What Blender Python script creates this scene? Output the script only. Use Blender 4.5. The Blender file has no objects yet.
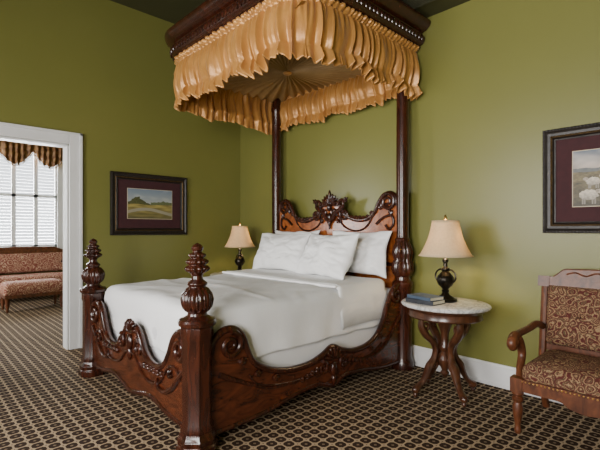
import bpy, math, random
from mathutils import Vector, Matrix, noise
random.seed(3)
PI=math.pi
# ---------------------------------------------------------------- materials
def nt(name):
    m=bpy.data.materials.new(name); m.use_nodes=True
    t=m.node_tree; b=t.nodes['Principled BSDF']
    return m,t,b
def mth(t,op,a,b=None):
    n=t.nodes.new('ShaderNodeMath'); n.operation=op
    for i,v in enumerate([a,b]):
        if v is None: continue
        if isinstance(v,(int,float)): n.inputs[i].default_value=v
        else: t.links.new(v,n.inputs[i])
    return n.outputs[0]
def ramp(t,fac,stops,interp='LINEAR'):
    r=t.nodes.new('ShaderNodeValToRGB'); r.color_ramp.interpolation=interp
    e=r.color_ramp.elements
    while len(e)<len(stops): e.new(0.5)
    for k,(p,c) in enumerate(stops):
        e[k].position=p; e[k].color=(c[0],c[1],c[2],1)
    t.links.new(fac,r.inputs[0]); return r.outputs[0]
def coords(t,scale=(1,1,1),kind='Object'):
    c=t.nodes.new('ShaderNodeTexCoord'); m=t.nodes.new('ShaderNodeMapping')
    m.inputs['Scale'].default_value=scale
    t.links.new(c.outputs[kind],m.inputs[0]); return m.outputs[0]
def noi(t,vec,scale,detail=4,dist=0.0,rough=.5):
    n=t.nodes.new('ShaderNodeTexNoise'); n.inputs['Scale'].default_value=scale
    n.inputs['Detail'].default_value=detail; n.inputs['Distortion'].default_value=dist
    n.inputs['Roughness'].default_value=rough
    t.links.new(vec,n.inputs['Vector']); return n.outputs[0]
def bump(t,b,h,strength=.3,dist=.01):
    n=t.nodes.new('ShaderNodeBump'); n.inputs['Strength'].default_value=strength
    n.inputs['Distance'].default_value=dist
    t.links.new(h,n.inputs['Height']); t.links.new(n.outputs[0],b.inputs['Normal'])
def simple(name,c1,c2,scale=6,rough=.5,metal=0,bmp=0,vscale=(1,1,1),dist=0,coat=0,bscale=None,detail=4,bd=.01):
    m,t,b=nt(name); v=coords(t,vscale); f=noi(t,v,scale,detail,dist)
    t.links.new(ramp(t,f,[(.3,c1),(.7,c2)]),b.inputs['Base Color'])
    b.inputs['Roughness'].default_value=rough; b.inputs['Metallic'].default_value=metal
    b.inputs['Coat Weight'].default_value=coat; b.inputs['Coat Roughness'].default_value=.15
    if bmp:
        h=f if bscale is None else noi(t,v,bscale,5)
        bump(t,b,h,bmp,bd)
    return m
M_wall=simple('wall_green_paint',(.170,.169,.042),(.182,.181,.046),1.2,.36,bmp=.05,bscale=60)
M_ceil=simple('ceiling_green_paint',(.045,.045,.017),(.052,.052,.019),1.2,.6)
M_white=simple('white_trim_paint',(.70,.70,.70),(.76,.76,.76),4,.35)
M_wood=simple('mahogany_dark',(.013,.0035,.002),(.060,.014,.006),3,.25,vscale=(6,6,1),dist=1.5,coat=.2,detail=6)
M_wood2=simple('mahogany_panel',(.028,.007,.003),(.115,.028,.010),2.4,.26,vscale=(2,2,5),dist=2.5,coat=.2,detail=6)
M_burl=simple('burl_walnut',(.13,.030,.006),(.38,.11,.024),5,.25,dist=3,coat=.3,detail=7)
M_walnut=simple('walnut_table',(.028,.010,.005),(.095,.034,.015),4,.28,vscale=(5,5,1),dist=1.5,coat=.2)
M_chairwood=simple('chair_oak',(.050,.015,.006),(.15,.047,.018),4,.38,vscale=(4,4,2),dist=1.5,coat=0)
M_sheet=simple('white_linen',(.84,.84,.85),(.88,.88,.89),3,.85,bmp=.35,bscale=4.5,bd=.02)
M_matt=simple('mattress_white',(.70,.70,.72),(.78,.78,.80),3,.9,bmp=.1,bscale=9)
M_pillow=simple('pillow_cotton',(.86,.86,.86),(.90,.90,.90),3,.85,bmp=.45,bscale=5,bd=.02)
M_gold=simple('gold_satin',(.40,.178,.040),(.58,.285,.072),5,.36,metal=.22,bmp=.25,bscale=16,bd=.008)
M_gold.node_tree.nodes['Principled BSDF'].inputs['Sheen Weight'].default_value=.15
M_burst=simple('sunburst_lining',(.26,.155,.055),(.36,.23,.09),5,.55)
M_bronze=simple('lamp_bronze',(.012,.010,.008),(.035,.027,.018),8,.28,metal=.8)
M_brass=simple('brass',(.45,.28,.08),(.6,.38,.13),8,.3,metal=1)
M_black=simple('frame_black',(.008,.006,.005),(.018,.012,.009),20,.42,bmp=.3,bscale=50)
M_fgold=simple('frame_gilt',(.07,.04,.014),(.20,.12,.04),50,.4,metal=.5,bmp=.4,bscale=70)
M_mat=simple('mat_burgundy',(.038,.009,.012),(.050,.012,.015),20,.85)
M_mat2=simple('mat_bevel_cream',(.5,.42,.3),(.55,.47,.34),20,.7)
M_vent=simple('vent_metal',(.05,.05,.03),(.07,.07,.04),20,.5)
M_bookb=simple('book_cloth_blue',(.035,.06,.10),(.06,.09,.14),20,.7)
M_bookd=simple('book_cloth_dark',(.02,.022,.03),(.03,.035,.045),20,.7)
M_page=simple('book_pages',(.6,.55,.42),(.7,.65,.5),60,.8)
M_darkfab=simple('valance_burgundy',(.12,.04,.015),(.30,.16,.05),14,.6)
def shade():
    m,t,b=nt('lamp_shade_linen'); v=coords(t); f=noi(t,v,60,3)
    col=ramp(t,f,[(.3,(.72,.58,.38)),(.7,(.80,.66,.45))]); t.links.new(col,b.inputs['Base Color'])
    b.inputs['Roughness'].default_value=.8
    tr=t.nodes.new('ShaderNodeBsdfTranslucent'); t.links.new(col,tr.inputs[0])
    mx=t.nodes.new('ShaderNodeMixShader'); mx.inputs[0].default_value=.4
    t.links.new(b.outputs[0],mx.inputs[1]); t.links.new(tr.outputs[0],mx.inputs[2])
    t.links.new(mx.outputs[0],t.nodes['Material Output'].inputs[0]); return m
M_shade=shade()
def marble():
    m,t,b=nt('white_marble'); v=coords(t)
    f=noi(t,v,6,8,2.2)
    t.links.new(ramp(t,f,[(.40,(.66,.65,.63)),(.49,(.38,.38,.38)),(.53,(.62,.61,.59)),(.8,(.70,.69,.67))]),b.inputs['Base Color'])
    b.inputs['Roughness'].default_value=.15; return m
M_marble=marble()
def carpet():
    m,t,b=nt('carpet_lattice'); c=t.nodes.new('ShaderNodeTexCoord'); s=t.nodes.new('ShaderNodeSeparateXYZ')
    t.links.new(c.outputs['Object'],s.inputs[0]); p=.074
    u=mth(t,'SUBTRACT',mth(t,'FRACT',mth(t,'DIVIDE',s.outputs[0],p)),.5)
    v=mth(t,'SUBTRACT',mth(t,'FRACT',mth(t,'DIVIDE',s.outputs[1],p)),.5)
    au=mth(t,'ABSOLUTE',u); av=mth(t,'ABSOLUTE',v)
    mx=mth(t,'MAXIMUM',au,av); sm=mth(t,'MULTIPLY',mth(t,'ADD',au,av),.66)
    sp=mth(t,'MAXIMUM',mx,sm)
    spot=mth(t,'LESS_THAN',sp,.425)
    cu=mth(t,'SUBTRACT',.5,au); cv=mth(t,'SUBTRACT',.5,av)
    dia=mth(t,'LESS_THAN',mth(t,'ADD',cu,cv),.07)
    inner=mth(t,'LESS_THAN',mth(t,'ADD',au,av),.15)
    d=mth(t,'SUBTRACT',mth(t,'MAXIMUM',spot,dia),mth(t,'MULTIPLY',inner,.45))
    n=noi(t,c.outputs['Object'],300,2)
    col=ramp(t,d,[(0,(.40,.295,.185)),(1,(.036,.020,.013))])
    mix=t.nodes.new('ShaderNodeMix'); mix.data_type='RGBA'; mix.blend_type='MULTIPLY'; mix.inputs[0].default_value=.5
    t.links.new(col,mix.inputs[6]); t.links.new(ramp(t,n,[(.2,(.5,.5,.5)),(.8,(1,1,1))]),mix.inputs[7])
    t.links.new(mix.outputs[2],b.inputs['Base Color'])
    b.inputs['Roughness'].default_value=.95; b.inputs['Specular IOR Level'].default_value=.1
    bump(t,b,n,.4,.004); return m
M_carpet=carpet()
def damask(name,stops,sc=15):
    m,t,b=nt(name); v=coords(t)
    n1=t.nodes.new('ShaderNodeTexNoise'); n1.inputs['Scale'].default_value=7; t.links.new(v,n1.inputs['Vector'])
    mx=t.nodes.new('ShaderNodeMix'); mx.data_type='RGBA'; mx.blend_type='LINEAR_LIGHT'; mx.inputs[0].default_value=.08
    t.links.new(v,mx.inputs[6]); t.links.new(n1.outputs[1],mx.inputs[7])
    vo=t.nodes.new('ShaderNodeTexVoronoi'); vo.inputs['Scale'].default_value=sc; vo.inputs['Randomness'].default_value=.35
    t.links.new(mx.outputs[2],vo.inputs['Vector'])
    r=mth(t,'FRACT',mth(t,'MULTIPLY',vo.outputs['Distance'],3.6))
    n2=noi(t,v,sc*3.2,3,1.5)
    f=mth(t,'ADD',mth(t,'MULTIPLY',r,.5),mth(t,'MULTIPLY',n2,.5))
    t.links.new(ramp(t,f,stops),b.inputs['Base Color']); b.inputs['Roughness'].default_value=.85
    b.inputs['Specular IOR Level'].default_value=.2
    bump(t,b,f,.2,.003); return m
M_dam=damask('damask_upholstery',[(.30,(.075,.018,.015)),(.42,(.09,.022,.018)),(.47,(.25,.165,.085)),(.55,(.27,.185,.10)),(.60,(.095,.024,.019)),(.70,(.075,.055,.028)),(.8,(.22,.15,.075))],16)
M_rose=damask('rose_upholstery',[(.30,(.20,.06,.045)),(.44,(.24,.08,.06)),(.48,(.55,.38,.26)),(.54,(.58,.42,.29)),(.59,(.24,.07,.055)),(.72,(.30,.16,.10)),(.8,(.5,.34,.22))],9)
def vcolmat(name):
    m,t,b=nt(name); a=t.nodes.new('ShaderNodeVertexColor'); a.layer_name='Col'
    t.links.new(a.outputs[0],b.inputs['Base Color']); b.inputs['Roughness'].default_value=.5; return m
M_art=vcolmat('painted_picture')

# ---------------------------------------------------------------- mesh tools
def empty(name,loc=(0,0,0),rz=0,parent=None):
    e=bpy.data.objects.new(name,None); e.location=loc; e.rotation_euler=(0,0,rz)
    e.empty_display_size=.1; bpy.context.collection.objects.link(e)
    if parent: e.parent=parent
    return e
class MB:
    def __init__(s): s.v=[]; s.f=[]
    def add(s,vs,fs,M=None):
        o=len(s.v)
        for p in vs: s.v.append(tuple(M@Vector(p)) if M else tuple(p))
        for f in fs: s.f.append([i+o for i in f])
        return s
    def box(s,x0,x1,y0,y1,z0,z1,M=None):
        vs=[(x0,y0,z0),(x1,y0,z0),(x1,y1,z0),(x0,y1,z0),(x0,y0,z1),(x1,y0,z1),(x1,y1,z1),(x0,y1,z1)]
        return s.add(vs,[(0,3,2,1),(4,5,6,7),(0,1,5,4),(1,2,6,5),(2,3,7,6),(3,0,4,7)],M)
    def lathe(s,prof,segs=32,M=None,nfl=8,cap=True,sx=1,sy=1,ph=0):
        vs=[];fs=[]
        for p in prof:
            r,z=p[0],p[1]; a=p[2] if len(p)>2 else 0
            for k in range(segs):
                th=2*PI*k/segs+ph
                rr=r+a*abs(math.sin(nfl*th/2))-a*.5 if a else r
                vs.append((rr*math.cos(th)*sx,rr*math.sin(th)*sy,z))
        n=len(prof)
        for j in range(n-1):
            for k in range(segs):
                k2=(k+1)%segs
                fs.append((j*segs+k,j*segs+k2,(j+1)*segs+k2,(j+1)*segs+k))
        if cap:
            fs.append(tuple(range(segs))[::-1]); fs.append(tuple((n-1)*segs+k for k in range(segs)))
        return s.add(vs,fs,M)
    def sweep(s,pts,rad,segs=10,M=None,flat=1.0,axis=None):
        pts=[Vector(p) for p in pts]; n=len(pts)
        if not isinstance(rad,(list,tuple)): rad=[rad]*n
        vs=[];fs=[]; up=None
        for i in range(n):
            t=(pts[min(i+1,n-1)]-pts[max(i-1,0)]).normalized()
            if axis is not None: up=Vector(axis)
            elif up is None: up=Vector((0,0,1)) if abs(t.z)<.9 else Vector((1,0,0))
            a=t.cross(up)
            if a.length<1e-5: a=t.cross(Vector((.3,.8,.5)))
            a.normalize(); b=a.cross(t).normalized()
            if axis is None: up=b
            for k in range(segs):
                th=2*PI*k/segs
                vs.append(tuple(pts[i]+a*math.cos(th)*rad[i]+b*math.sin(th)*rad[i]*flat))
        for j in range(n-1):
            for k in range(segs):
                k2=(k+1)%segs
                fs.append((j*segs+k,j*segs+k2,(j+1)*segs+k2,(j+1)*segs+k))
        fs.append(tuple(range(segs))[::-1]); fs.append(tuple((n-1)*segs+k for k in range(segs)))
        return s.add(vs,fs,M)
    def ell(s,c,r,M=None,seg=12,rings=8,R=None):
        vs=[];fs=[]
        for j in range(rings+1):
            ph=PI*j/rings
            for k in range(seg):
                th=2*PI*k/seg
                p=Vector((r[0]*math.sin(ph)*math.cos(th),r[1]*math.sin(ph)*math.sin(th),r[2]*math.cos(ph)))
                if R: p=R@p
                vs.append(tuple(p+Vector(c)))
        for j in range(rings):
            for k in range(seg):
                k2=(k+1)%seg
                fs.append((j*seg+k,(j+1)*seg+k,(j+1)*seg+k2,j*seg+k2))
        return s.add(vs,fs,M)
    def prism(s,out,plane,c,th,M=None):
        n=len(out); vs=[]
        for side in (-th/2,th/2):
            for a,z in out:
                vs.append((a,c+side,z) if plane=='x' else (c+side,a,z))
        fs=[tuple(range(n)),tuple(range(2*n-1,n-1,-1))]
        for k in range(n):
            k2=(k+1)%n; fs.append((k,n+k,n+k2,k2))
        return s.add(vs,fs,M)
    def ringslab(s,hx,hy,cr,prof,M=None,nc=6,ns=14,fn=None):
        def ring(ins,z):
            a=hx-ins;b=hy-ins;r=max(min(cr-ins*.5,min(a,b)*.98),.0005);pts=[]
            for (cx,cy,a0) in ((a-r,b-r,0),(-(a-r),b-r,90),(-(a-r),-(b-r),180),(a-r,-(b-r),270)):
                for k in range(nc+1):
                    t=math.radians(a0+90*k/nc); pts.append((cx+r*math.cos(t),cy+r*math.sin(t)))
                nx={0:(-(a-r),b),90:(-a,-(b-r)),180:((a-r),-b),270:(a,(b-r))}[a0]
                st=pts[-1]
                for k in range(1,ns): pts.append((st[0]+(nx[0]-st[0])*k/ns,st[1]+(nx[1]-st[1])*k/ns))
            return [(x,y,z) for x,y in pts]
        vs=[];fs=[];N=None
        for ins,z in prof:
            r=ring(ins,z); N=len(r)
            if fn: r=[fn(Vector(p)) for p in r]
            vs+= [tuple(p) for p in r]
        m=len(prof)
        for j in range(m-1):
            for k in range(N):
                k2=(k+1)%N; fs.append((j*N+k,j*N+k2,(j+1)*N+k2,(j+1)*N+k))
        fs.append(tuple(range(N))[::-1]); fs.append(tuple((m-1)*N+k for k in range(N)))
        return s.add(vs,fs,M)
    def done(s,name,mat,parent=None,bevel=0,smooth=True,ang=35,sub=0,solid=0,loc=None):
        me=bpy.data.meshes.new(name); me.from_pydata(s.v,[],s.f); me.update()
        import bmesh
        bm=bmesh.new(); bm.from_mesh(me); bmesh.ops.recalc_face_normals(bm,faces=bm.faces); bm.to_mesh(me); bm.free()
        ob=bpy.data.objects.new(name,me); bpy.context.collection.objects.link(ob)
        me.materials.append(mat)
        if smooth:
            me.polygons.foreach_set('use_smooth',[True]*len(me.polygons))
            me.set_sharp_from_angle(angle=math.radians(ang))
        if parent: ob.parent=parent
        if loc: ob.location=loc
        if bevel:
            b=ob.modifiers.new('b','BEVEL'); b.width=bevel; b.segments=2; b.limit_method='ANGLE'; b.angle_limit=math.radians(40)
        if solid:
            q=ob.modifiers.new('s','SOLIDIFY'); q.thickness=solid
        if sub:
            q=ob.modifiers.new('u','SUBSURF'); q.levels=sub; q.render_levels=sub
        return ob
def cat(pts,n=8):
    P=[Vector(p) for p in pts]; out=[]
    for i in range(len(P)-1):
        p0=P[max(i-1,0)];p1=P[i];p2=P[i+1];p3=P[min(i+2,len(P)-1)]
        for k in range(n):
            t=k/n
            out.append(.5*((2*p1)+(-p0+p2)*t+(2*p0-5*p1+4*p2-p3)*t*t+(-p0+3*p1-3*p2+p3)*t**3))
    out.append(P[-1]); return out
def spiral(c,R,turns,a0,sgn=1,n=30,r1=.15):
    return [(c[0]+R*(1-(1-r1)*k/n)*math.cos(a0+sgn*2*PI*turns*k/n), c[1]+R*(1-(1-r1)*k/n)*math.sin(a0+sgn*2*PI*turns*k/n)) for k in range(n+1)]
T=Matrix.Translation
def to3(pts,plane,c): return [(p[0],c,p[1]) if plane=='x' else (c,p[0],p[1]) for p in pts]

# ---------------------------------------------------------------- room
H=3.96; X1=7.2; Y0=-5.2; HS=3.30
def multibox(name,boxes,mat,parent=None,bevel=0):
    m=MB()
    for b in boxes: m.box(*b)
    return m.done(name,mat,parent,bevel=bevel,smooth=False)
FX=-4.6
multibox('floor',[(FX-.15,X1+.1,Y0-.15,1.5,-.1,0)],M_carpet)
multibox('wall_back',[(-.15,X1+.15,0,.15,0,H)],M_wall)
DY0,DY1,DH=-3.45,-2.27,2.23
multibox('wall_left',[(-.15,0,DY1,0,0,H),(-.15,0,Y0,DY0,0,H),(-.15,0,DY0,DY1,DH,H)],M_wall)
multibox('wall_right',[(X1,X1+.15,Y0-.15,0,0,H)],M_wall)
WS=[(1.7,3.2),(4.2,5.7)]; WZ0,WZ1=.75,2.6
multibox('wall_front',[(-.15,WS[0][0],Y0-.15,Y0,0,H),(WS[0][1],WS[1][0],Y0-.15,Y0,0,H),(WS[1][1],X1,Y0-.15,Y0,0,H)]+
   [(a,b,Y0-.15,Y0,0,WZ0) for a,b in WS]+[(a,b,Y0-.15,Y0,WZ1,H) for a,b in WS],M_wall)
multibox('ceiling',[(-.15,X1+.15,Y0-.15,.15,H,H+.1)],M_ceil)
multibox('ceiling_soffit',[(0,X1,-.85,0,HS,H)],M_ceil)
for i,(a,b) in enumerate(WS):
    e=empty('window_%d'%(i+1),((a+b)/2,Y0,WZ0)); w=(b-a)/2; h=WZ1-WZ0
    m=MB()
    m.box(-w-.12,-w,-.02,.04,-.02,h+.12); m.box(w,w+.12,-.02,.04,-.02,h+.12); m.box(-w-.12,w+.12,-.02,.04,h,h+.12); m.box(-w-.15,w+.15,-.02,.08,-.06,-.0)
    m.box(-w,-w+.05,-.1,-.05,0,h); m.box(w-.05,w,-.1,-.05,0,h); m.box(-w,w,-.1,-.05,0,.05); m.box(-w,w,-.1,-.05,h-.05,h); m.box(-w,w,-.1,-.05,h/2-.02,h/2+.02); m.box(-.015,.015,-.1,-.05,0,h)
    m.done('window_frame',M_white,e,smooth=False)
def bb(name,boxes): multibox(name,boxes,M_white,bevel=.006)
bb('baseboard_back',[(0,X1,-.018,0,0,.19),(0,X1,-.026,0,.0,.03),(0,X1,-.024,0,.165,.18)])
bb('baseboard_left',[(0,.018,-2.13,-.02,0,.19),(0,.024,-2.13,-.02,.165,.18),(0,.018,Y0,DY0-.14,0,.19)])
bb('baseboard_front',[(0,X1,Y0,Y0+.018,0,.19)])
bb('baseboard_right',[(X1-.018,X1,Y0,0,0,.19)])
multibox('door_1_trim',[(0,.025,DY1,DY1+.13,0,DH+.13),(.0,.04,DY1+.10,DY1+.13,0,DH+.13),(0,.025,DY0-.13,DY1,DH,DH+.13),(0,.04,DY0-.13,DY1+.13,DH+.10,DH+.13),(0,.025,DY0-.13,DY0,0,DH),
   (-.15,0,DY1-.02,DY1,0,DH),(-.15,0,DY0,DY0+.02,0,DH),(-.15,0,DY0,DY1,DH-.02,DH),(-.175,-.15,DY1-.01,DY1+.12,0,DH+.12)],M_white,bevel=.005)
FW=(-2.75,-1.27); FZ0,FZ1=.95,3.0
multibox('wall_far_window_side',[(FX-.15,FX,FW[1],1.5,0,H),(FX-.15,FX,Y0,FW[0],0,H),(FX-.15,FX,FW[0],FW[1],0,FZ0),(FX-.15,FX,FW[0],FW[1],FZ1,H)],M_wall)
multibox('wall_far_back',[(FX-.15,-.15,1.35,1.5,0,H),(-.15,0,.15,1.5,0,H)],M_wall)
multibox('wall_far_front',[(FX-.15,-3.4,Y0-.15,Y0,0,H),(-1.4,-.15,Y0-.15,Y0,0,H),(-3.4,-1.4,Y0-.15,Y0,0,.8),(-3.4,-1.4,Y0-.15,Y0,3,H)],M_wall)  # unseen wall; its opening is invented to let the fill lamp in
multibox('ceiling_far_room',[(FX-.15,-.15,Y0-.15,1.5,H,H+.1)],M_ceil)
bb('baseboard_far',[(FX,FX+.018,Y0,1.35,0,.19)])
WIN3=empty('window_3',(FX,(FW[0]+FW[1])/2,FZ0)); e=WIN3; w=(FW[1]-FW[0])/2; h=FZ1-FZ0
m=MB()
m.box(-.02,.03,-w-.1,-w,-.05,h+.1); m.box(-.02,.03,w,w+.1,-.05,h+.1); m.box(-.02,.03,-w,w,h,h+.1); m.box(-.02,.06,-w-.12,w+.12,-.07,0)
m.done('casing',M_white,e,smooth=False)
m=MB(); npan=4; pw=2*w/npan
for k in range(npan):
    y0=-w+k*pw; y1=y0+pw
    m.box(-.06,-.025,y0,y0+.035,0,h); m.box(-.06,-.025,y1-.035,y1,0,h)
    for zz in (0,h*.5-.03,h-.06): m.box(-.06,-.025,y0,y1,zz,zz+.06)
    z=.09
    while z<h-.09:
        if abs(z-h*.5)>.05:
            M=T((-.042,(y0+y1)/2,z))@Matrix.Rotation(math.radians(10),4,'Y')
            m.box(-.028,.028,-pw/2+.036,pw/2-.036,-.004,.004,M)
        z+=.062
m.done('shutters',M_white,e,smooth=False)

# ---------------------------------------------------------------- valance fabric
def rpath(hw,D,R,y0=-.03,step=.006,bulge=0):
    pts=[]
    def seg(a,b):
        L=(Vector(b)-Vector(a)).length; n=max(2,int(L/step))
        for k in range(n): pts.append(Vector(a)+(Vector(b)-Vector(a))*k/n)
    seg((-hw,y0),(-hw,-D+R))
    n=int(R*PI/2/step)
    for k in range(n):
        t=PI+PI/2*k/n; pts.append(Vector((-hw+R+R*math.cos(t),-D+R+R*math.sin(t))))
    seg((-hw+R,-D),(hw-R,-D))
    for k in range(n):
        t=1.5*PI+PI/2*k/n; pts.append(Vector((hw-R+R*math.cos(t),-D+R+R*math.sin(t))))
    seg((hw,-D+R),(hw,y0)); pts.append(Vector((hw,y0)))
    out=[];s=0
    for i,p in enumerate(pts):
        t=(pts[min(i+1,len(pts)-1)]-pts[max(i-1,0)]).normalized()
        if i: s+=(p-pts[i-1]).length
        out.append((p,Vector((t.y,-t.x)),s))
    return out
def ruffle(path,zt,zb,lam=.075,amp=.03,seed=0,rows=38,scal=.03):
    vs=[];fs=[]
    N=noise.noise
    for (p,nn,s) in path:
        w=N(Vector((s*1.9,seed,0)))*6.5; w2=N(Vector((s*6,seed+5,0)))
        lo=N(Vector((s*1.6,seed+8,0))); am=.6+2.0*abs(N(Vector((s*3.3,seed+20,0))))
        for j in range(rows+1):
            t=j/rows
            dr=N(Vector((s*3.2,t*1.1,seed+2)))*1.9*t+N(Vector((s*9,t*2.5,seed+3)))*1.1*t
            ph=2*PI*s/lam+w+dr
            fine=math.sin(2.0*ph+1.5*w)
            broad=math.sin(ph)
            mid=math.sin(1.37*ph+2.3+1.1*w)
            deep=1-2*abs(math.sin(.5*ph+.4))**.55
            if t<.12:
                q=t/.12; off=.022+.028*math.sin(PI*q); fold=(.40*fine+.25*broad)*(.6+.6*math.sin(PI*q))
            elif t<.80:
                q=(t-.12)/.68
                off=.012+.034*math.sin(PI*min(1,q*1.1))**.8+.010*q
                fold=.5*fine*(1-q)**1.5+(broad*.55-deep*.5+.5*mid)*(.25+.75*q)*am
            else:
                q=(t-.80)/.20
                off=.022+.016*q; fold=(broad*.55-deep*.4+.5*mid)*(.75+.35*q)*am+.40*math.sin(2.6*ph+w)*q
            pin=math.exp(-((t-.13)/.022)**2)*.55+math.exp(-((t-.80)/.016)**2)*.45
            fold*=(1-pin); off-=.008*pin
            cr=N(Vector((s*14,t*5,seed+30)))*.008*t
            o=off+amp*fold+.014*lo*t+cr
            z=zt+(zb-zt)*t+(t**2)*(scal*math.sin(2*PI*s/.62+seed+w*.3)+.016*fold+.03*w2)
            sl=.016*math.sin(ph+1.3)*t
            vs.append((p.x+nn.x*o-nn.y*sl,p.y+nn.y*o+nn.x*sl,z))
    r=rows+1; n=len(path)
    for i in range(n-1):
        for j in range(rows): fs.append((i*r+j,(i+1)*r+j,(i+1)*r+j+1,i*r+j+1))
    return vs,fs
# ---------------------------------------------------------------- BED
BX=1.91
bed=empty('half_tester_bed',(BX,0,0))
PW=.92; FY=-2.33; HY=-.15
foot_prof=[(.122,.0),(.122,.05),(.112,.06),(.116,.09),(.104,.11),(.098,.13)]
urn=[(.096,.735),(.108,.745),(.112,.765),(.104,.78),(.082,.785),(.060,.80),(.055,.815),(.070,.83,.010),(.086,.86,.014),(.091,.895,.016),(.085,.925,.014),(.064,.955,.008),
 (.048,.968),(.058,.978),(.060,.988),(.048,.998),(.034,1.01),(.031,1.03),(.040,1.045),(.062,1.06,.010),(.070,1.075,.016),(.056,1.09,.01),(.046,1.095),(.060,1.105,.008),(.062,1.118,.014),(.046,1.13,.006),(.036,1.135),
 (.048,1.145,.006),(.048,1.157,.008),(.032,1.167),(.025,1.172),(.034,1.185),(.035,1.198),(.025,1.212),(.010,1.22),(.002,1.225)]
for i,sx in enumerate((-1,1)):
    m=MB(); M=T((sx*PW,FY,0))
    m.lathe(foot_prof,8,M,ph=PI/8)
    m.lathe([(.098,.13),(.098,.16),(.088,.18),(.088,.66),(.096,.68),(.096,.735)],8,M,ph=PI/8)
    m.lathe(urn,64,M,nfl=12)
    for k in range(12):
        a=2*PI*k/12
        R=Matrix.Rotation(a,3,'Z')
        m.ell((sx*PW+.077*math.cos(a),FY+.077*math.sin(a),.885),(.018,.014,.05),seg=8,rings=6,R=R)
    m.done('foot_post_%d'%(i+1),M_wood,bed,bevel=.003)
    m=MB()
    head=[(.105,0),(.105,.06),(.095,.08),(.088,.1),(.088,.75),(.098,.78),(.098,.81),(.075,.83),(.070,.86),(.085,.88,.01),(.100,.93,.018),(.092,.99,.016),(.078,1.02,.01),(.086,1.05,.014),(.094,1.09,.018),(.080,1.15,.012),(.066,1.19,.006),(.072,1.2),(.074,1.215),(.06,1.23),
      (.056,1.26),(.060,1.9),(.057,2.5),(.056,2.78),(.066,2.80),(.066,2.83),(.055,2.85),(.055,3.1)]
    m.lathe(head,48,T((sx*PW,HY,0)),nfl=12)
    m.done('head_post_%d'%(i+1),M_wood,bed,bevel=0)
half=[(0,1.60),(.08,1.60),(.15,1.56),(.19,1.49),(.27,1.44),(.38,1.41),(.50,1.42),(.59,1.48),(.64,1.57),(.70,1.645),(.78,1.665),(.84,1.62),(.865,1.54)]
top=[tuple(p) for p in cat(half,6)]
full=[(-a,z) for a,z in reversed(top)]+top[1:]
out=full+[(.865,.45),(-.865,.45)]
m=MB(); m.prism(out,'x',-.13,.035); m.done('headboard_panel',M_burl,bed,bevel=.004,smooth=False)
def leaf(m,plane,c,a,z,ang,L=.04,wd=.015,th=.016):
    for k,(da,l) in enumerate(((-.45,.75),(0,1.0),(.45,.75))):
        aa=ang+da; ca,cz=a+math.sin(aa)*L*l*.7,z+math.cos(aa)*L*l*.7
        if plane=='x': m.ell((ca,c,cz),(wd*.8,th,L*l*.75),seg=8,rings=6,R=Matrix.Rotation(aa,3,'Y'))
        else: m.ell((c,ca,cz),(th,wd*.8,L*l*.75),seg=8,rings=6,R=Matrix.Rotation(-aa,3,'X'))
m=MB()
m.sweep(to3([(a,z-.006) for a,z in full],'x',-.14),.028,12,flat=.9)
inn=[(a*.90,z-.11-.02*math.cos(a*3)) for a,z in full]
m.sweep(to3(inn,'x',-.152),.010,8)
for sx in (-1,1):
    m.sweep(to3(spiral((sx*.755,1.575),.085,1.6,PI/2,-sx,40),'x',-.158),[.022*(1-.5*k/40) for k in range(41)],10)
    m.sweep(to3(spiral((sx*.21,1.47),.062,1.5,PI*.9 if sx>0 else PI*.1,sx,34),'x',-.16),[.018*(1-.5*k/34) for k in range(35)],10)
    for k in range(7):
        leaf(m,'x',-.157,sx*(.29+.05*k),1.425+.006*abs(k-3)+(.03 if k>4 else 0),sx*(1.9-.15*k),.036)
    m.sweep(to3(cat([(sx*.62,1.36),(sx*.70,1.42),(sx*.80,1.44),(sx*.82,1.36),(sx*.77,1.31),(sx*.73,1.35)],6),'x',-.155),[.014]*31,8)
    leaf(m,'x',-.155,sx*.66,1.50,sx*.4,.05); leaf(m,'x',-.155,sx*.80,1.44,-sx*.3,.05)
m.box(-.86,.86,-.165,-.10,.45,.55); m.box(-.86,.86,-.16,-.13,.95,.985)
m.done('headboard_moulding',M_wood,bed)
m=MB()
for k in range(11):
    a=math.radians(-100+20*k); L=.088 if k!=5 else .115
    cx=math.sin(a)*L*.9; cz=1.585+math.cos(a)*L*.75
    m.ell((cx,-.165,cz),(.016,.022,L*.62),seg=8,rings=8,R=Matrix.Rotation(a,3,'Y'))
for sx in (-1,1):
    m.sweep(to3(cat([(0,1.40),(sx*.05,1.43),(sx*.09,1.49),(sx*.15,1.52),(sx*.20,1.575),(sx*.18,1.625),(sx*.14,1.60),(sx*.155,1.575)],6),'x',-.168),[.026]*24+[.018]*19,10)
    m.sweep(to3(spiral((sx*.075,1.49),.042,1.4,0 if sx>0 else PI,sx,26),'x',-.178),[.013*(1-.4*k/26) for k in range(27)],8)
    for k in range(5):
        m.ell((sx*(.02+.028*k),-.165,1.385+.032*k),(.014,.018,.045),seg=8,rings=6,R=Matrix.Rotation(sx*(.6+.1*k),3,'Y'))
    leaf(m,'x',-.165,sx*.20,1.60,sx*.9,.055); leaf(m,'x',-.165,sx*.17,1.50,sx*1.9,.05); leaf(m,'x',-.165,sx*.10,1.42,sx*2.3,.05)
m.ell((0,-.168,1.55),(.032,.032,.045)); m.ell((0,-.165,1.44),(.028,.025,.05)); m.ell((0,-.165,1.375),(.018,.02,.045)); m.ell((0,-.165,1.33),(.010,.014,.025))
m.done('headboard_crest',M_wood,bed)
half=[(0,.585),(.07,.58),(.13,.53),(.20,.44),(.30,.385),(.42,.375),(.53,.42),(.60,.51),(.65,.60),(.71,.655),(.78,.66),(.835,.61),(.85,.55)]
top=[tuple(p) for p in cat(half,6)]
full=[(-a,z) for a,z in reversed(top)]+top[1:]
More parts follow.
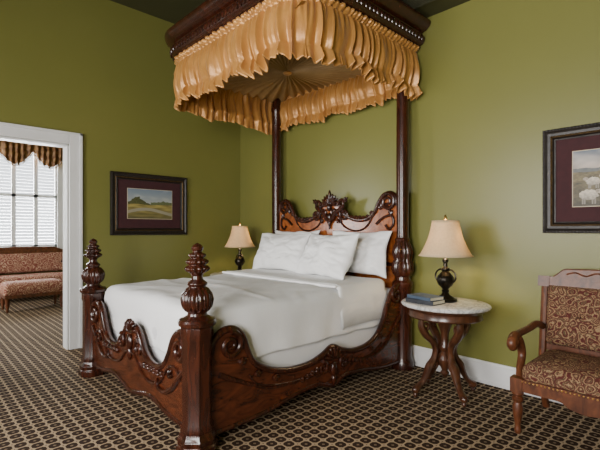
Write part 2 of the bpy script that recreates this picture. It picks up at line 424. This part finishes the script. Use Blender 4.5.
bot=[tuple(p) for p in cat([(.86,.10),(.6,.11),(.35,.15),(.15,.12),(0,.09),(-.15,.12),(-.35,.15),(-.6,.11),(-.86,.10)],5)]
m=MB(); m.prism(full+bot,'x',FY,.05); m.done('footboard_panel',M_wood2,bed,bevel=.005,smooth=False)
m=MB()
m.sweep(to3(full,'x',FY-.01),.026,12)
m.sweep(to3([(a,z+.01) for a,z in bot],'x',FY-.015),.022,10)
m.sweep(to3([(a*.9,z*.62+.03) for a,z in full],'x',FY-.03),.009,8)
for sx in (-1,1):
    m.sweep(to3(spiral((sx*.765,.57),.085,1.6,PI/2,-sx,40),'x',FY-.035),[.022*(1-.5*k/40) for k in range(41)],10)
    m.sweep(to3(spiral((sx*.16,.455),.055,1.5,PI/2,sx,30),'x',FY-.035),[.018*(1-.5*k/30) for k in range(31)],10)
    for k in range(6): leaf(m,'x',FY-.033,sx*(.23+.055*k),.365-.004*k,sx*(2.0-.2*k),.036)
    m.sweep(to3(cat([(sx*.82,.45),(sx*.74,.38),(sx*.66,.30),(sx*.55,.25),(sx*.45,.27),(sx*.47,.31)],6),'x',FY-.032),[.016]*31,8)
    leaf(m,'x',FY-.033,sx*.62,.36,sx*.6,.05)
for k in range(7):
    a=math.radians(-75+25*k)
    m.ell((math.sin(a)*.06,FY-.03,.545+math.cos(a)*.05),(.016,.024,.05),seg=8,rings=6,R=Matrix.Rotation(a,3,'Y'))
m.ell((0,FY-.035,.47),(.04,.025,.06)); m.ell((0,FY-.035,.385),(.025,.02,.05))
m.done('footboard_carving',M_wood,bed)
rt=[(-2.25,.55),(-2.235,.62),(-2.17,.675),(-2.09,.68),(-2.02,.63),(-1.985,.54),(-1.93,.44),(-1.80,.36),(-1.62,.315),(-1.42,.31),(-1.27,.345),(-1.16,.39),(-1.05,.345),(-.90,.31),(-.72,.32),(-.58,.38),(-.49,.48),(-.43,.60),(-.36,.72),(-.28,.79),(-.22,.80)]
rb=[(-.22,.07),(-.5,.075),(-.8,.12),(-1.0,.13),(-1.16,.085),(-1.32,.13),(-1.55,.12),(-1.85,.075),(-2.25,.065)]
rtc=[tuple(p) for p in cat(rt,5)]; rbc=[tuple(p) for p in cat(rb,5)]
for i,sx in enumerate((-1,1)):
    c=sx*PW
    m=MB(); m.prism(rtc+rbc,'y',c,.045); m.done('side_rail_%d'%(i+1),M_wood2,bed,bevel=.005,smooth=False)
    m=MB(); o=c+sx*.012
    m.sweep(to3(rtc,'y',o),.024,12); m.sweep(to3([(a,z+.01) for a,z in rbc],'y',o),.020,10)
    m.sweep(to3([(a*.96-.05,.07+z*.5) for a,z in rtc[22:-20]],'y',c+sx*.025),.008,8)
    o=c+sx*.03
    m.sweep(to3(spiral((-2.115,.585),.085,1.6,PI/2,-1,40),'y',o),[.022*(1-.5*k/40) for k in range(41)],10)
    m.sweep(to3(spiral((-.30,.70),.075,1.5,PI/2,1,34),'y',o),[.02*(1-.5*k/34) for k in range(35)],10)
    m.sweep(to3(cat([(-.25,.5),(-.33,.42),(-.45,.30),(-.6,.23),(-.75,.22)],6),'y',o),[.018-.0005*k for k in range(25)],8)
    m.sweep(to3(cat([(-2.2,.42),(-2.08,.36),(-1.95,.30),(-1.8,.24),(-1.6,.22)],6),'y',o),[.018-.0005*k for k in range(25)],8)
    for (yy,zz,an) in ((-2.05,.46,1.2),(-1.93,.36,1.5),(-1.78,.30,1.6),(-.42,.46,-.8),(-.52,.36,-1.2),(-.66,.29,-1.5)): leaf(m,'y',o,yy,zz,an,.045)
    for k in range(7):
        a=math.radians(-75+25*k)
        m.ell((o,-1.16+math.sin(a)*.06,.30+math.cos(a)*.05),(.02,.015,.05),seg=8,rings=6,R=Matrix.Rotation(-a,3,'X'))
    for s2 in (-1,1):
        m.sweep(to3(spiral((-1.16+s2*.12,.255),.05,1.4,PI/2,s2,26),'y',o),[.014*(1-.5*k/26) for k in range(27)],8)
        for k in range(4): leaf(m,'y',o,-1.16+s2*(.17+.05*k),.25-.01*k,s2*(1.2+.1*k),.034)
    m.ell((o,-1.16,.22),(.022,.03,.06)); m.ell((o,-1.16,.14),(.018,.02,.04))
    m.done('side_rail_carving_%d'%(i+1),M_wood,bed)
# mattress + bedspread (parts of the made-up bed)
def wr(p):
    q=Vector((p.x*2.5,p.y*2.5,p.z*2)); k=noise.noise(q)*.011+noise.noise(q*3.1)*.003
    return Vector((p.x+k*.6,p.y+k*.6,p.z+k+ .012*math.cos(p.x*1.6)*math.cos((p.y)*1.2)*(1 if p.z>.6 else 0)))
mat=MB(); mat.ringslab(.865,1.06,.08,[(.02,-.26),(0,-.24),(0,-.02),(.012,-.005),(.012,.005),(0,.02),(0,.22),(.03,.25),(.1,.255),(.3,.255),(.8,.255)])
mo=mat.done('mattress',M_matt,bed,loc=(0,-1.205,.49))
sp=MB()
prof=[(.012,.44),(.0,.445),(-.004,.46),(.0,.49),(.0,.52),(.002,.55),(.002,.58),(-.002,.64),(.0,.70),(.006,.74),(.02,.772),(.045,.79),(.08,.80)]+[(.08+.025*k,.803+.008*min(1,k/8)) for k in range(1,31)]
def crease(x,y):
    a=noise.noise(Vector((x*1.3+y*.9,y*2.4-x*.7,7))); b=noise.noise(Vector((x*2.4-y*.6,y*1.7+x*1.2,17)))
    return .008*max(0,1-abs(a)*5)+.004*max(0,1-abs(b)*5)
def wr2(p):
    q=wr(p)
    if q.z<.72:
        s=math.sin(p.x*23+p.y*19)*.4+noise.noise(Vector((p.x*5,p.y*5,1)))
        k=.012*s*(.74-p.z)/.28
        q.x+=k*(1 if p.x>0 else -1); q.y+=k*(-1 if p.y<0 else 1)
        if p.z<.5: q.z+=.014*noise.noise(Vector((p.x*3,p.y*3,4)))
    elif p.z>.78:
        q.z+=crease(p.x,p.y)
    return q
sp.ringslab(.885,1.0,.10,prof,nc=10,ns=80,fn=wr2)
so=sp.done('bedspread',M_sheet,bed,ang=80,loc=(0,-1.27,0))
td=MB()
n=80;m_=24;vs=[];fs=[]
for i in range(n+1):
    a=-.905+1.81*i/n
    for j in range(m_+1):
        y=-1.0+.64*j/m_
        e=abs(a); z=.844 if e<.80 else .844-((e-.80)/.08)**2*.04
        zz=z+noise.noise(Vector((a*3,y*3,2)))*.006+crease(a+3,y)*.5
        if e>.86: zz-=(e-.86)*6
        yy=y+(.012*noise.noise(Vector((a*4,7,0))) if j<3 else 0)
        if j==0: zz-=.020
        vs.append((a,yy,zz))
for i in range(n):
    for j in range(m_): fs.append((i*(m_+1)+j,(i+1)*(m_+1)+j,(i+1)*(m_+1)+j+1,i*(m_+1)+j+1))
td.add(vs,fs)
td.sweep([(-.84+1.68*k/40,-1.004+.012*noise.noise(Vector(((-.84+1.68*k/40)*4,7,0))),.832) for k in range(41)],.012,8)
td.done('folded_sheet',M_pillow,bed,ang=80,solid=.006)
# pillows
def pillow(x,y,z,w,h,t,tilt,rz=0,seed=0):
    N=56;vs=[];fs=[]
    for side in (1,-1):
        for i in range(N+1):
            for j in range(N+1):
                u=-1+2*i/N; v=-1+2*j/N
                ax=u*(1-.09*(1-abs(v)**2.0)*abs(u)**3) 
                bx=v*(1-.10*(1-abs(u)**2.0)*abs(v)**3)
                th=max(0,(1-abs(u)**2.2))**.62*max(0,(1-abs(v)**2.0))**.62
                wv=noise.noise(Vector((u*2.2+seed,v*2.2,seed)))*.24+noise.noise(Vector((u*5+seed,v*5,seed)))*.09
                cz=noise.noise(Vector((u*2.0+v*1.6+seed,v*2.4-u,seed+3))); wv-=.08*max(0,1-abs(cz)*7)
                rr=max(abs(u),abs(v)); an=math.atan2(v,u)
                wv+=.15*math.sin(an*17+seed)*max(0,rr-.40)
                sag=(1-.18*v)
                tt=t/2*th*(1+wv)*sag
                vs.append((ax*w/2,bx*h/2+.015*noise.noise(Vector((u*2.4,seed,0))),side*tt+ .03*noise.noise(Vector((u*1.5,v*1.5,seed+9)))))
        o=(N+1)**2*(0 if side==1 else 1)
        for i in range(N):
            for j in range(N):
                f=(o+i*(N+1)+j,o+(i+1)*(N+1)+j,o+(i+1)*(N+1)+j+1,o+i*(N+1)+j+1)
                fs.append(f if side==1 else f[::-1])
    m=MB(); m.add(vs,fs)
    ob=m.done('pillow',M_pillow,None,ang=180)
    import bmesh
    bm=bmesh.new(); bm.from_mesh(ob.data); bmesh.ops.remove_doubles(bm,verts=bm.verts,dist=.0008); bmesh.ops.recalc_face_normals(bm,faces=bm.faces); bm.to_mesh(ob.data); bm.free()
    ob.rotation_euler=(math.radians(tilt),0,math.radians(rz)); ob.location=(x,y,z); return ob
pillow(1.42,-.262,1.075,.78,.46,.16,77,0,1)
pillow(2.38,-.262,1.075,.76,.46,.16,77,0,2)
pillow(1.43,-.46,1.055,.76,.47,.25,66,8,3)
pillow(2.17,-.50,1.050,.80,.48,.26,63,-9,4)

# canopy
ZT,ZB=3.05,2.56; CW,CD,CR=.985,1.56,.30
path=rpath(CW,CD,CR,step=.005)
m=MB(); v,f=ruffle(path,ZT,ZB,.100,.025,1.3,scal=.024); m.add(v,f); m.done('canopy_valance',M_gold,bed,ang=180,solid=.003)
line=[(Vector((-CW+.03+2*(CW-.03)*k/400,-.09)),Vector((0,-1)),2*(CW-.03)*k/400) for k in range(401)]
m=MB(); v,f=ruffle(line,2.98,ZB+.01,.100,.022,4.1,scal=.018); m.add(v,f); m.done('canopy_back_valance',M_gold,bed,ang=180,solid=.003)
vs=[];fs=[]; n=480; rows=10; zc=2.93
cx,cy=0,-.79
for k in range(n):
    a=2*PI*k/n; dx,dy=math.cos(a),math.sin(a)
    tx=(CW-.02)/abs(dx) if abs(dx)>1e-6 else 9; ty=(.74)/abs(dy) if abs(dy)>1e-6 else 9
    L=min(tx,ty)
    for j in range(rows+1):
        q=j/rows; r=.03+(L-.03)*q
        z=zc-.05*(1-q)**2+ .022*math.sin(48*a)*min(1,q*2.5+.25)
        vs.append((cx+dx*r,cy+dy*r,z))
for k in range(n):
    k2=(k+1)%n
    for j in range(rows): fs.append((k*(rows+1)+j,k2*(rows+1)+j,k2*(rows+1)+j+1,k*(rows+1)+j+1))
m=MB(); m.add(vs,fs); m.done('canopy_sunburst',M_burst,bed,ang=180)
m=MB(); m.ell((0,-.79,2.87),(.045,.045,.02)); m.done('canopy_rosette',M_gold,bed)
cprof=[(-.05,3.02),(.03,3.02),(.045,3.035),(.04,3.05),(.065,3.06),(.085,3.085),(.09,3.115),(.075,3.14),(.055,3.15),(.06,3.165),(.10,3.18),(.135,3.205),(.15,3.235),(.15,3.255),(.12,3.265),(-.05,3.265)]
cp=rpath(CW,CD,CR,step=.03,y0=-.01)
vs=[];fs=[];n=len(cp);k=len(cprof)
for p,nn,s in cp:
    for o,z in cprof: vs.append((p.x+nn.x*o,p.y+nn.y*o,z))
for i in range(n-1):
    for j in range(k):
        j2=(j+1)%k; fs.append((i*k+j,(i+1)*k+j,(i+1)*k+j2,i*k+j2))
m=MB(); m.add(vs,fs)
m.box(-CW,CW,-CD+.05,-.01,3.20,3.24)
m.box(-CW,CW,-.06,-.01,2.9,3.25)
nb=90
path2=rpath(CW,CD,CR,step=.01,y0=-.03)
for b in range(nb):
    p,nn,s=path2[int((b+.5)/nb*(len(path2)-1))]
    a=math.atan2(nn.y,nn.x)
    m.ell((p.x+nn.x*.088,p.y+nn.y*.088,3.10),(.014,.019,.032),seg=8,rings=6,R=Matrix.Rotation(a,3,'Z'))
m.done('canopy_cornice',M_wood,bed)

# ---------------------------------------------------------------- side tables
def table(x,y):
    e=empty('marble_top_side_table',(x,y,0))
    m=MB(); m.lathe([(.29,.692),(.325,.694),(.340,.702),(.344,.712),(.338,.722),(.325,.728),(.2,.729),(.01,.729)],64,sx=1,sy=.93); m.done('marble_top',M_marble,e)
    m=MB(); m.lathe([(.2,.61),(.275,.61),(.285,.62),(.280,.63),(.282,.665),(.295,.675),(.305,.69),(.2,.692)],64,sx=1,sy=.93)
    m.lathe([(.004,.13),(.02,.145),(.035,.17),(.022,.19),(.03,.21),(.055,.25,.004),(.06,.28,.006),(.04,.32),(.028,.34),(.04,.36),(.04,.38),(.028,.40),(.03,.48),(.045,.53),(.06,.58),(.07,.61)],32)
    for k in range(4):
        M=Matrix.Rotation(PI/4+.25+k*PI/2,4,'Z')
        P=cat([(.20,0,.61),(.205,0,.55),(.165,0,.48),(.105,0,.42),(.085,0,.35),(.10,0,.28),(.135,0,.23),(.16,0,.17),(.195,0,.11),(.235,0,.075),(.255,0,.06)],6)
        n=len(P); rad=[.026+.012*math.sin(PI*2.5*i/n)**2 for i in range(n)]
        m.sweep(P,rad,10,M,flat=.75)
        m.sweep([(p[0],0,p[1]) for p in spiral((.17,.545),.04,1.3,0,-1,24)],.014,8,M)
        m.sweep([(p[0],0,p[1]) for p in spiral((.10,.235),.045,1.3,0,1,24)],.014,8,M)
        m.sweep([(.04,0,.27),(.09,0,.30)],.014,8,M)
        m.ell((.25,0,.055),(.034,.028,.028),M)
        m.lathe([(.008,.0),(.016,.008),(.018,.018),(.012,.03),(.008,.04)],12,M@T((.254,0,0)))
    m.done('table_base',M_walnut,e)
    return e
table(3.42,-.47); table(.47,-.42)
def lamp(x,y,z,S=1.12):
    e=empty('table_lamp',(x,y,z)); SM=Matrix.Diagonal((S,S,S*.99,1))
    m=MB(); m.lathe([(.078,0),(.082,.008),(.078,.018),(.06,.024),(.05,.034),(.03,.045),(.022,.06),(.028,.072),(.022,.082),(.025,.09),(.048,.115,.003),(.060,.145,.004),(.055,.175,.003),(.036,.20),(.022,.215),(.030,.225),(.030,.235),(.016,.245),(.014,.275),(.022,.285),(.02,.30),(.010,.31),(.010,.34)],48,SM,nfl=14)
    for sx in (-1,1):
        m.sweep([(p[0],0,p[1]) for p in cat([(sx*.05,.13),(sx*.075,.16),(sx*.072,.20),(sx*.045,.225),(sx*.025,.22)],6)],.006,8,SM)
    m.done('lamp_base',M_bronze,e)
    m=MB(); m.lathe([(.007,.34),(.007,.59),(.012,.595),(.008,.60),(.010,.61),(.004,.622),(.001,.626)],16,SM)
    for a in range(3):
        t=a*2*PI/3; m.sweep([(0,0,.585),(.095*math.cos(t),.095*math.sin(t),.58)],.002,6,SM)
    m.done('lamp_stem',M_brass,e)
    m=MB(); P=[]
    for k in range(13):
        q=k/12; P.append((.185-.092*(q**.85)-.012*math.sin(PI*q),.325+.255*q))
    m.lathe(P,64,SM,cap=False); ob=m.done('lamp_shade',M_shade,e,solid=.003,ang=80)
    m=MB()
    for r,z in ((.185,.327),(.093,.579)): m.sweep([(r*math.cos(2*PI*k/48),r*math.sin(2*PI*k/48),z) for k in range(49)],.0035,6,SM)
    m.done('shade_trim',M_shade,e)
    l=bpy.data.lights.new('bulb_light','POINT'); l.energy=9; l.color=(1,.77,.49); l.shadow_soft_size=.03
    o=bpy.data.objects.new('bulb_light',l); bpy.context.collection.objects.link(o); o.parent=e; o.location=(0,0,.47)
lamp(3.40,-.42,.731); lamp(.52,-.38,.731,1.08)
e=empty('book_stack',(3.33,-.61,.731),math.radians(-8))
z=0
for i,(w,d,h,mt,r) in enumerate([(.25,.17,.030,M_bookd,3),(.235,.16,.026,M_bookb,-4)]):
    M=T((0,0,z))@Matrix.Rotation(math.radians(r),4,'Z')
    m=MB(); m.box(-w/2,w/2,-d/2,d/2,0,.003,M); m.box(-w/2,w/2,-d/2,d/2,h-.003,h,M); m.box(-w/2,w/2,-d/2,-d/2+.004,0,h,M)
    m.done('cover_%d'%i,mt,e,bevel=.001,smooth=False)
    m=MB(); m.box(-w/2+.005,w/2-.005,-d/2+.004,d/2-.006,.003,h-.003,M); m.done('pages_%d'%i,M_page,e,smooth=False); z+=h

# ---------------------------------------------------------------- paintings
def art(kind,a,b):
    n=noise.noise; 
    if kind==0:
        hz=.48+.03*n(Vector((a*3,1,0)))
        if b>hz:
            c=Vector((.36,.38,.36)).lerp(Vector((.16,.22,.29)),(b-hz)/(1-hz)); c+=Vector((1,.9,.75))*.22*max(0,n(Vector((a*4,b*6,3))))
            tree=.30-abs(a-.22)*1.0; 
            if b-hz<tree*.9+.08*n(Vector((a*14,b*14,0))) : c=Vector((.07,.075,.025))*(1+.6*n(Vector((a*30,b*30,2))))
            if b-hz<.10+.05*n(Vector((a*12,5,0))) and a>.5: c=Vector((.10,.12,.05))*(1+.4*n(Vector((a*30,b*30,2))))
        else:
            c=Vector((.30,.24,.07)).lerp(Vector((.10,.09,.03)),(hz-b)/hz)*(1+.6*n(Vector((a*5,b*16,1))))
            if abs(b-.22-.1*math.sin(a*4))<.05: c=Vector((.28,.26,.19))
    else:
        hz=.62+.05*n(Vector((a*3,2,0)))
        if b>hz:
            c=Vector((.40,.33,.27)).lerp(Vector((.20,.22,.25)),(b-hz)/(1-hz)); c+=Vector((1,.85,.7))*(.3*n(Vector((a*3,b*5,8)))+.1*n(Vector((a*9,b*12,8))))
            if b-hz<.07+.05*n(Vector((a*6,3,1))): c=Vector((.12,.13,.13))*(1+.3*n(Vector((a*20,b*20,5))))
        else:
            c=Vector((.15,.12,.055)).lerp(Vector((.05,.04,.02)),(hz-b)/hz)*(1+.7*n(Vector((a*8,b*14,1)))+.5*n(Vector((a*30,b*50,4))))
        # sheep: woolly body, small head, thin legs
        for (ca,cb,sz,d_) in ((.22,.44,.85,-1),(.44,.33,1.15,1),(.68,.40,1.0,-1),(.17,.20,1.1,1),(.82,.50,.7,1),(.36,.50,.6,-1)):
            ra,rb=.095*sz,.085*sz; col=Vector((.58,.51,.41))
            d=((a-ca)/ra)**2+((b-cb)/rb)**2
            hx,hy=ca+d_*ra*1.05,cb+rb*.65; dh=((a-hx)/(ra*.36))**2+((b-hy)/(rb*.42))**2
            if dh<1: c=Vector((.42,.35,.27))*(.8+.4*n(Vector((a*40,b*40,3))))
            elif d<1+.4*n(Vector((a*26,b*26,3))): c=col*(.78+.32*(b-cb)/rb+.35*n(Vector((a*34,b*34,6))))
            elif cb-rb*1.75<b<cb and min(abs(a-ca-ra*.65),abs(a-ca+ra*.6),abs(a-ca-ra*.4),abs(a-ca+ra*.4))<.008: c=col*.4
    return [max(.005,x) for x in c]
def painting(loc,rz,w,h,kind,ml=.115,mt=.10,mb=.115):
    e=empty('framed_painting',loc,rz)
    fw=.085
    def frame(i0,i1,y0,y1,mat,name,bev=.004):
        m=MB()
        prof=[(i0,y1),(i0,y0+.004),((i0*.7+i1*.3),y0),((i0*.4+i1*.6),y0+.010),(i1-.002,y0+.012),(i1,y1)]
        vs=[];fs=[];k=len(prof)
        for (sx,sz) in ((-1,-1),(1,-1),(1,1),(-1,1)):
            for ins,y in prof: vs.append((sx*(w/2-ins),y,sz*(h/2-ins)))
        for c in range(4):
            c2=(c+1)%4
            for j in range(k-1): fs.append((c*k+j,c2*k+j,c2*k+j+1,c*k+j+1))
        m.add(vs,fs); return m.done(name,mat,e,smooth=False)
    frame(0,.054,-.045,0,M_black,'frame_outer'); frame(.052,.064,-.040,-.005,M_fgold,'frame_gilt'); frame(.062,fw,-.032,-.004,M_black,'frame_inner')
    m=MB()
    n=int(w/.022)
    for s in (-1,1):
        for k in range(n+1): m.ell((-w/2+.01+(w-.02)*k/n,-.043,s*(h/2-.010)),(.007,.005,.007),seg=6,rings=4)
        q=int(h/.022)
        for k in range(q+1): m.ell((s*(w/2-.010),-.043,-h/2+.01+(h-.02)*k/q),(.007,.005,.007),seg=6,rings=4)
    m.done('frame_beading',M_black,e)
    m=MB(); m.box(-w/2+.05,w/2-.05,-.012,-.002,-h/2+.05,h/2-.05); m.done('mat_board',M_mat,e,smooth=False)
    x0,x1=-w/2+fw+ml,w/2-fw-ml; z0,z1=-h/2+fw+mb,h/2-fw-mt
    m=MB(); m.box(x0-.006,x1+.006,-.014,-.011,z0-.006,z1+.006); m.done('mat_bevel',M_mat2,e,smooth=False)
    A,B=180,130; vs=[];fs=[];cols=[]
    for i in range(A+1):
        for j in range(B+1):
            vs.append((x0+(x1-x0)*i/A,-.016,z0+(z1-z0)*j/B)); cols.append(art(kind,i/A,j/B))
    for i in range(A):
        for j in range(B): fs.append((i*(B+1)+j,(i+1)*(B+1)+j,(i+1)*(B+1)+j+1,i*(B+1)+j+1))
    me=bpy.data.meshes.new('picture'); me.from_pydata(vs,[],fs); me.materials.append(M_art)
    ca=me.color_attributes.new('Col','FLOAT_COLOR','POINT')
    for i,c in enumerate(cols): ca.data[i].color=(c[0],c[1],c[2],1)
    ob=bpy.data.objects.new('picture',me); bpy.context.collection.objects.link(ob); ob.parent=e
painting((0.003,-1.36,1.61),math.radians(90),.96,.74,0)
painting((4.475,-.003,1.668),0,.96,.78,1,ml=.11,mt=.10,mb=.11)

# ---------------------------------------------------------------- upholstered seats
def seat(name,loc,rz,w,h=1.0,crest=True,fab=None,depth=.66):
    e=empty(name,loc,rz); X=w/2; yb=depth/2; yf=-depth/2
    m=MB()
    leg=[(.014,0),(.020,.01),(.022,.03),(.016,.045),(.018,.06),(.028,.12),(.032,.17),(.024,.20),(.034,.215),(.034,.23),(.022,.24),(.036,.255),(.036,.27)]
    Mb=T((0,yb-.055,h-.08))@Matrix.Rotation(math.radians(-7),4,'X')
    for sx in (-1,1):
        m.lathe(leg,20,T((sx*(X-.035),yf+.035,0)))
        m.box(sx*(X-.035)-.036,sx*(X-.035)+.036,yf,yf+.072,.27,.36)
        m.sweep(cat([(sx*(X-.03),yb-.02,0),(sx*(X-.03),yb-.09,.18),(sx*(X-.03),yb-.11,.34),(sx*(X-.03),yb-.08,.6),(sx*(X-.03),yb-.03,h-.05)],6),.025,8)
        m.box(sx*(X-.03)-.036,sx*(X-.03)+.036,-.028,.028,-.03,.045,Mb)
        m.sweep(cat([(sx*(X-.03),yb-.08,.60),(sx*(X-.02),yb-.2,.635),(sx*(X-.01),0,.62),(sx*(X-.005),yf+.12,.615),(sx*(X-.005),yf+.05,.605),(sx*(X-.005),yf+.015,.57),(sx*(X-.005),yf+.05,.54),(sx*(X-.005),yf+.075,.565)],6),[.024]*20+[.030]*15+[.022]*8,10)
        m.ell((sx*(X-.005),yf+.045,.575),(.036,.028,.032))
        m.sweep(cat([(sx*(X-.005),yf+.10,.60),(sx*(X-.01),yf+.15,.55),(sx*(X-.015),yf+.17,.47),(sx*(X-.02),yf+.12,.40),(sx*(X-.035),yf+.06,.35)],6),[.030-.0004*k for k in range(25)],10)
        m.box(sx*(X-.04)-.015,sx*(X-.04)+.015,yf+.05,yb-.09,.28,.355)
    m.box(-X+.06,X-.06,yf+.006,yf+.04,.28,.355); m.box(-X+.06,X-.06,yb-.13,yb-.10,.28,.355)
    half=[(0,.235),(X*.2,.25),(X*.35,.28),(X*.8,.285)]
    a=[tuple(p) for p in cat(half,5)]
    m.prism([(-p[0],p[1]) for p in reversed(a)]+a[1:]+[(X*.8,.30),(-X*.8,.30)],'x',yf+.022,.028)
    m.box(-X+.03,X-.03,-.022,.022,-.02,.03,Mb); m.box(-X+.03,X-.03,-.03,.03,.028,.042,Mb)
    m.box(-X+.03,X-.03,-.02,.02,-.50,-.455,T((0,yb-.075,h-.06)))
    m.done('wood_frame',M_chairwood,e,ang=40)
    if crest:
        m=MB()
        c=[tuple(p) for p in cat([(0,.105),(X*.2,.103),(X*.42,.100),(X*.58,.098),(X*.64,.09),(X*.68,.075),(X*.72,.06),(X*.78,.04)],6)]
        m.prism([(-p[0],p[1]) for p in reversed(c)]+c[1:],'x',0,.035,Mb)
        m.done('crest_rail',M_chairwood,e,smooth=False,bevel=.003)
        m=MB()
        m.sweep([tuple(Mb@Vector((p[0],-.004,p[1]))) for p in ([(-q[0],q[1]) for q in reversed(c)]+c[1:])],.008,8)
        for sx in (-1,1):
            m.sweep([tuple(Mb@Vector((p[0],-.018,p[1]))) for p in cat([(0,.07),(sx*X*.15,.082),(sx*X*.3,.06),(sx*X*.45,.08),(sx*X*.58,.065)],6)],.006,6)
        m.done('crest_moulding',M_chairwood,e)
    m=MB()
    m.ringslab(X-.05,depth/2-.055,.05,[(.012,-.06),(0,-.05),(0,.03),(.01,.055),(.03,.075),(.07,.09),(.14,.10),(.25,.105)],T((0,-.03,.375)))
    m.done('seat_cushion',fab,e,ang=80)
    m=MB(); bh=(h-.08-.50)/2
    Mc=T((0,yb-.085,.50+bh-.012))@Matrix.Rotation(math.radians(90-7),4,'X')
    m.ringslab(X-.055,bh+.0,.03,[(.01,-.03),(0,-.02),(0,.01),(.012,.03),(.035,.042),(.08,.05),(.15,.054),(.22,.055)],Mc)
    m.done('back_upholstery',fab,e,ang=80)
    m=MB()
    k=-X+.07
    while k<X-.07: m.ell((k,yf+.004,.345),(.006,.004,.006),seg=6,rings=4); k+=.022
    m.done('nailheads',M_brass,e)
    return e
seat('upholstered_armchair',(4.43,-.45,0),0,.82,1.0,fab=M_dam,depth=.64)
seat('settee',(FX+.50,-1.92,0),math.radians(90),1.75,.95,fab=M_rose,depth=.72)
e=empty('footstool',(-3.08,-2.0,0),math.radians(90))
m=MB(); m.ringslab(.43,.25,.05,[(.01,.27),(0,.28),(0,.40),(.02,.43),(.06,.455),(.12,.465),(.2,.468)]); m.done('cushion',M_rose,e,ang=80)
m=MB()
for sx in (-1,1):
    for sy in (-1,1): m.lathe([(.014,0),(.022,.02),(.018,.05),(.034,.12),(.03,.18),(.036,.2),(.036,.27)],16,T((sx*.38,sy*.20,0)))
m.box(-.42,.42,-.24,.24,.22,.28); m.done('base',M_chairwood,e,ang=40)

e=empty('swag_valance',(.12,0,2.72-FZ0),0,WIN3)
L=1.75; N=200; vs=[];fs=[];R=16
for i in range(N+1):
    s=-L/2+L*i/N; a=abs(math.sin(PI*(s+L/2)/ (L/3)))
    dp=.20+.20*a
    for j in range(R+1):
        t=j/R
        vs.append((.02+.03*math.sin(s*60+2*noise.noise(Vector((s*4,0,0))))*(.5+.5*t)+.05*math.sin(PI*t)+.018*math.sin(t*20+s*8)*a,s,.38-dp*t*1.35+0))
for i in range(N):
    for j in range(R): fs.append((i*(R+1)+j,(i+1)*(R+1)+j,(i+1)*(R+1)+j+1,i*(R+1)+j+1))
m=MB(); m.add(vs,fs); m.done('swag',M_darkfab,e,ang=180,solid=.003)
m=MB()
for i in range(0,N+1,1):
    p=vs[i*(R+1)+R]; m.box(p[0]-.003,p[0]+.003,p[1]-.003,p[1]+.003,p[2]-.05,p[2])
m.sweep([(.03,-L/2-.03,.37),(.03,L/2+.03,.37)],.022,12); m.ell((.03,L/2+.05,.37),(.04,.04,.04)); m.ell((.03,-L/2-.05,.37),(.04,.04,.04))
for yy in (-L/2+.05,L/2-.05): m.box(-.12,.03,yy-.01,yy+.01,.36,.38)
m.done('rod_and_fringe',M_fgold,e)

e=empty('ceiling_vent',(3.02,-.36,HS))
m=MB(); m.box(-.25,.25,-.12,-.10,-.012,0); m.box(-.25,.25,.10,.12,-.012,0); m.box(-.25,-.23,-.12,.12,-.012,0); m.box(.23,.25,-.12,.12,-.012,0)
for k in range(9): m.box(-.23,.23,-.09+.0225*k-.004,-.09+.0225*k+.006,-.010,-.002)
m.done('grille',M_vent,e,smooth=False)

# ---------------------------------------------------------------- light
def area(name,loc,rot,sx,sy,pw,col=(1,1,1)):
    l=bpy.data.lights.new(name,'AREA'); l.shape='RECTANGLE'; l.size=sx; l.size_y=sy; l.energy=pw; l.color=col
    o=bpy.data.objects.new(name,l); o.location=loc; o.rotation_euler=rot; bpy.context.collection.objects.link(o)
for (a,b),pw in zip(WS,(150,260)):
    area('daylight_window',((a+b)/2,Y0-.2,(WZ0+WZ1)/2),(math.radians(90),0,0),b-a,WZ1-WZ0,pw,(1,.965,.92))
area('added_fill_far_room',(-2.4,Y0-.2,1.9),(math.radians(90),0,0),2,2.2,220,(1,.98,.95))  # added lamp to brighten the far room, through an invented opening
area('daylight_far_window',(FX-.5,-2.0,2.0),(0,math.radians(-90),0),2.4,2.0,620,(.95,.98,1))
w=bpy.data.worlds.new('World'); bpy.context.scene.world=w; w.use_nodes=True
w.node_tree.nodes['Background'].inputs[0].default_value=(.9,.95,1,1); w.node_tree.nodes['Background'].inputs[1].default_value=2.0

# ---------------------------------------------------------------- camera
c=bpy.data.cameras.new('camera'); co=bpy.data.objects.new('camera',c); bpy.context.collection.objects.link(co)
co.location=(5.04,-3.60,1.30); co.rotation_euler=(math.radians(90),0,math.atan2(.724,.690))
c.sensor_width=36; c.lens=25.2; c.shift_y=5/600; c.clip_start=.05
bpy.context.scene.camera=co
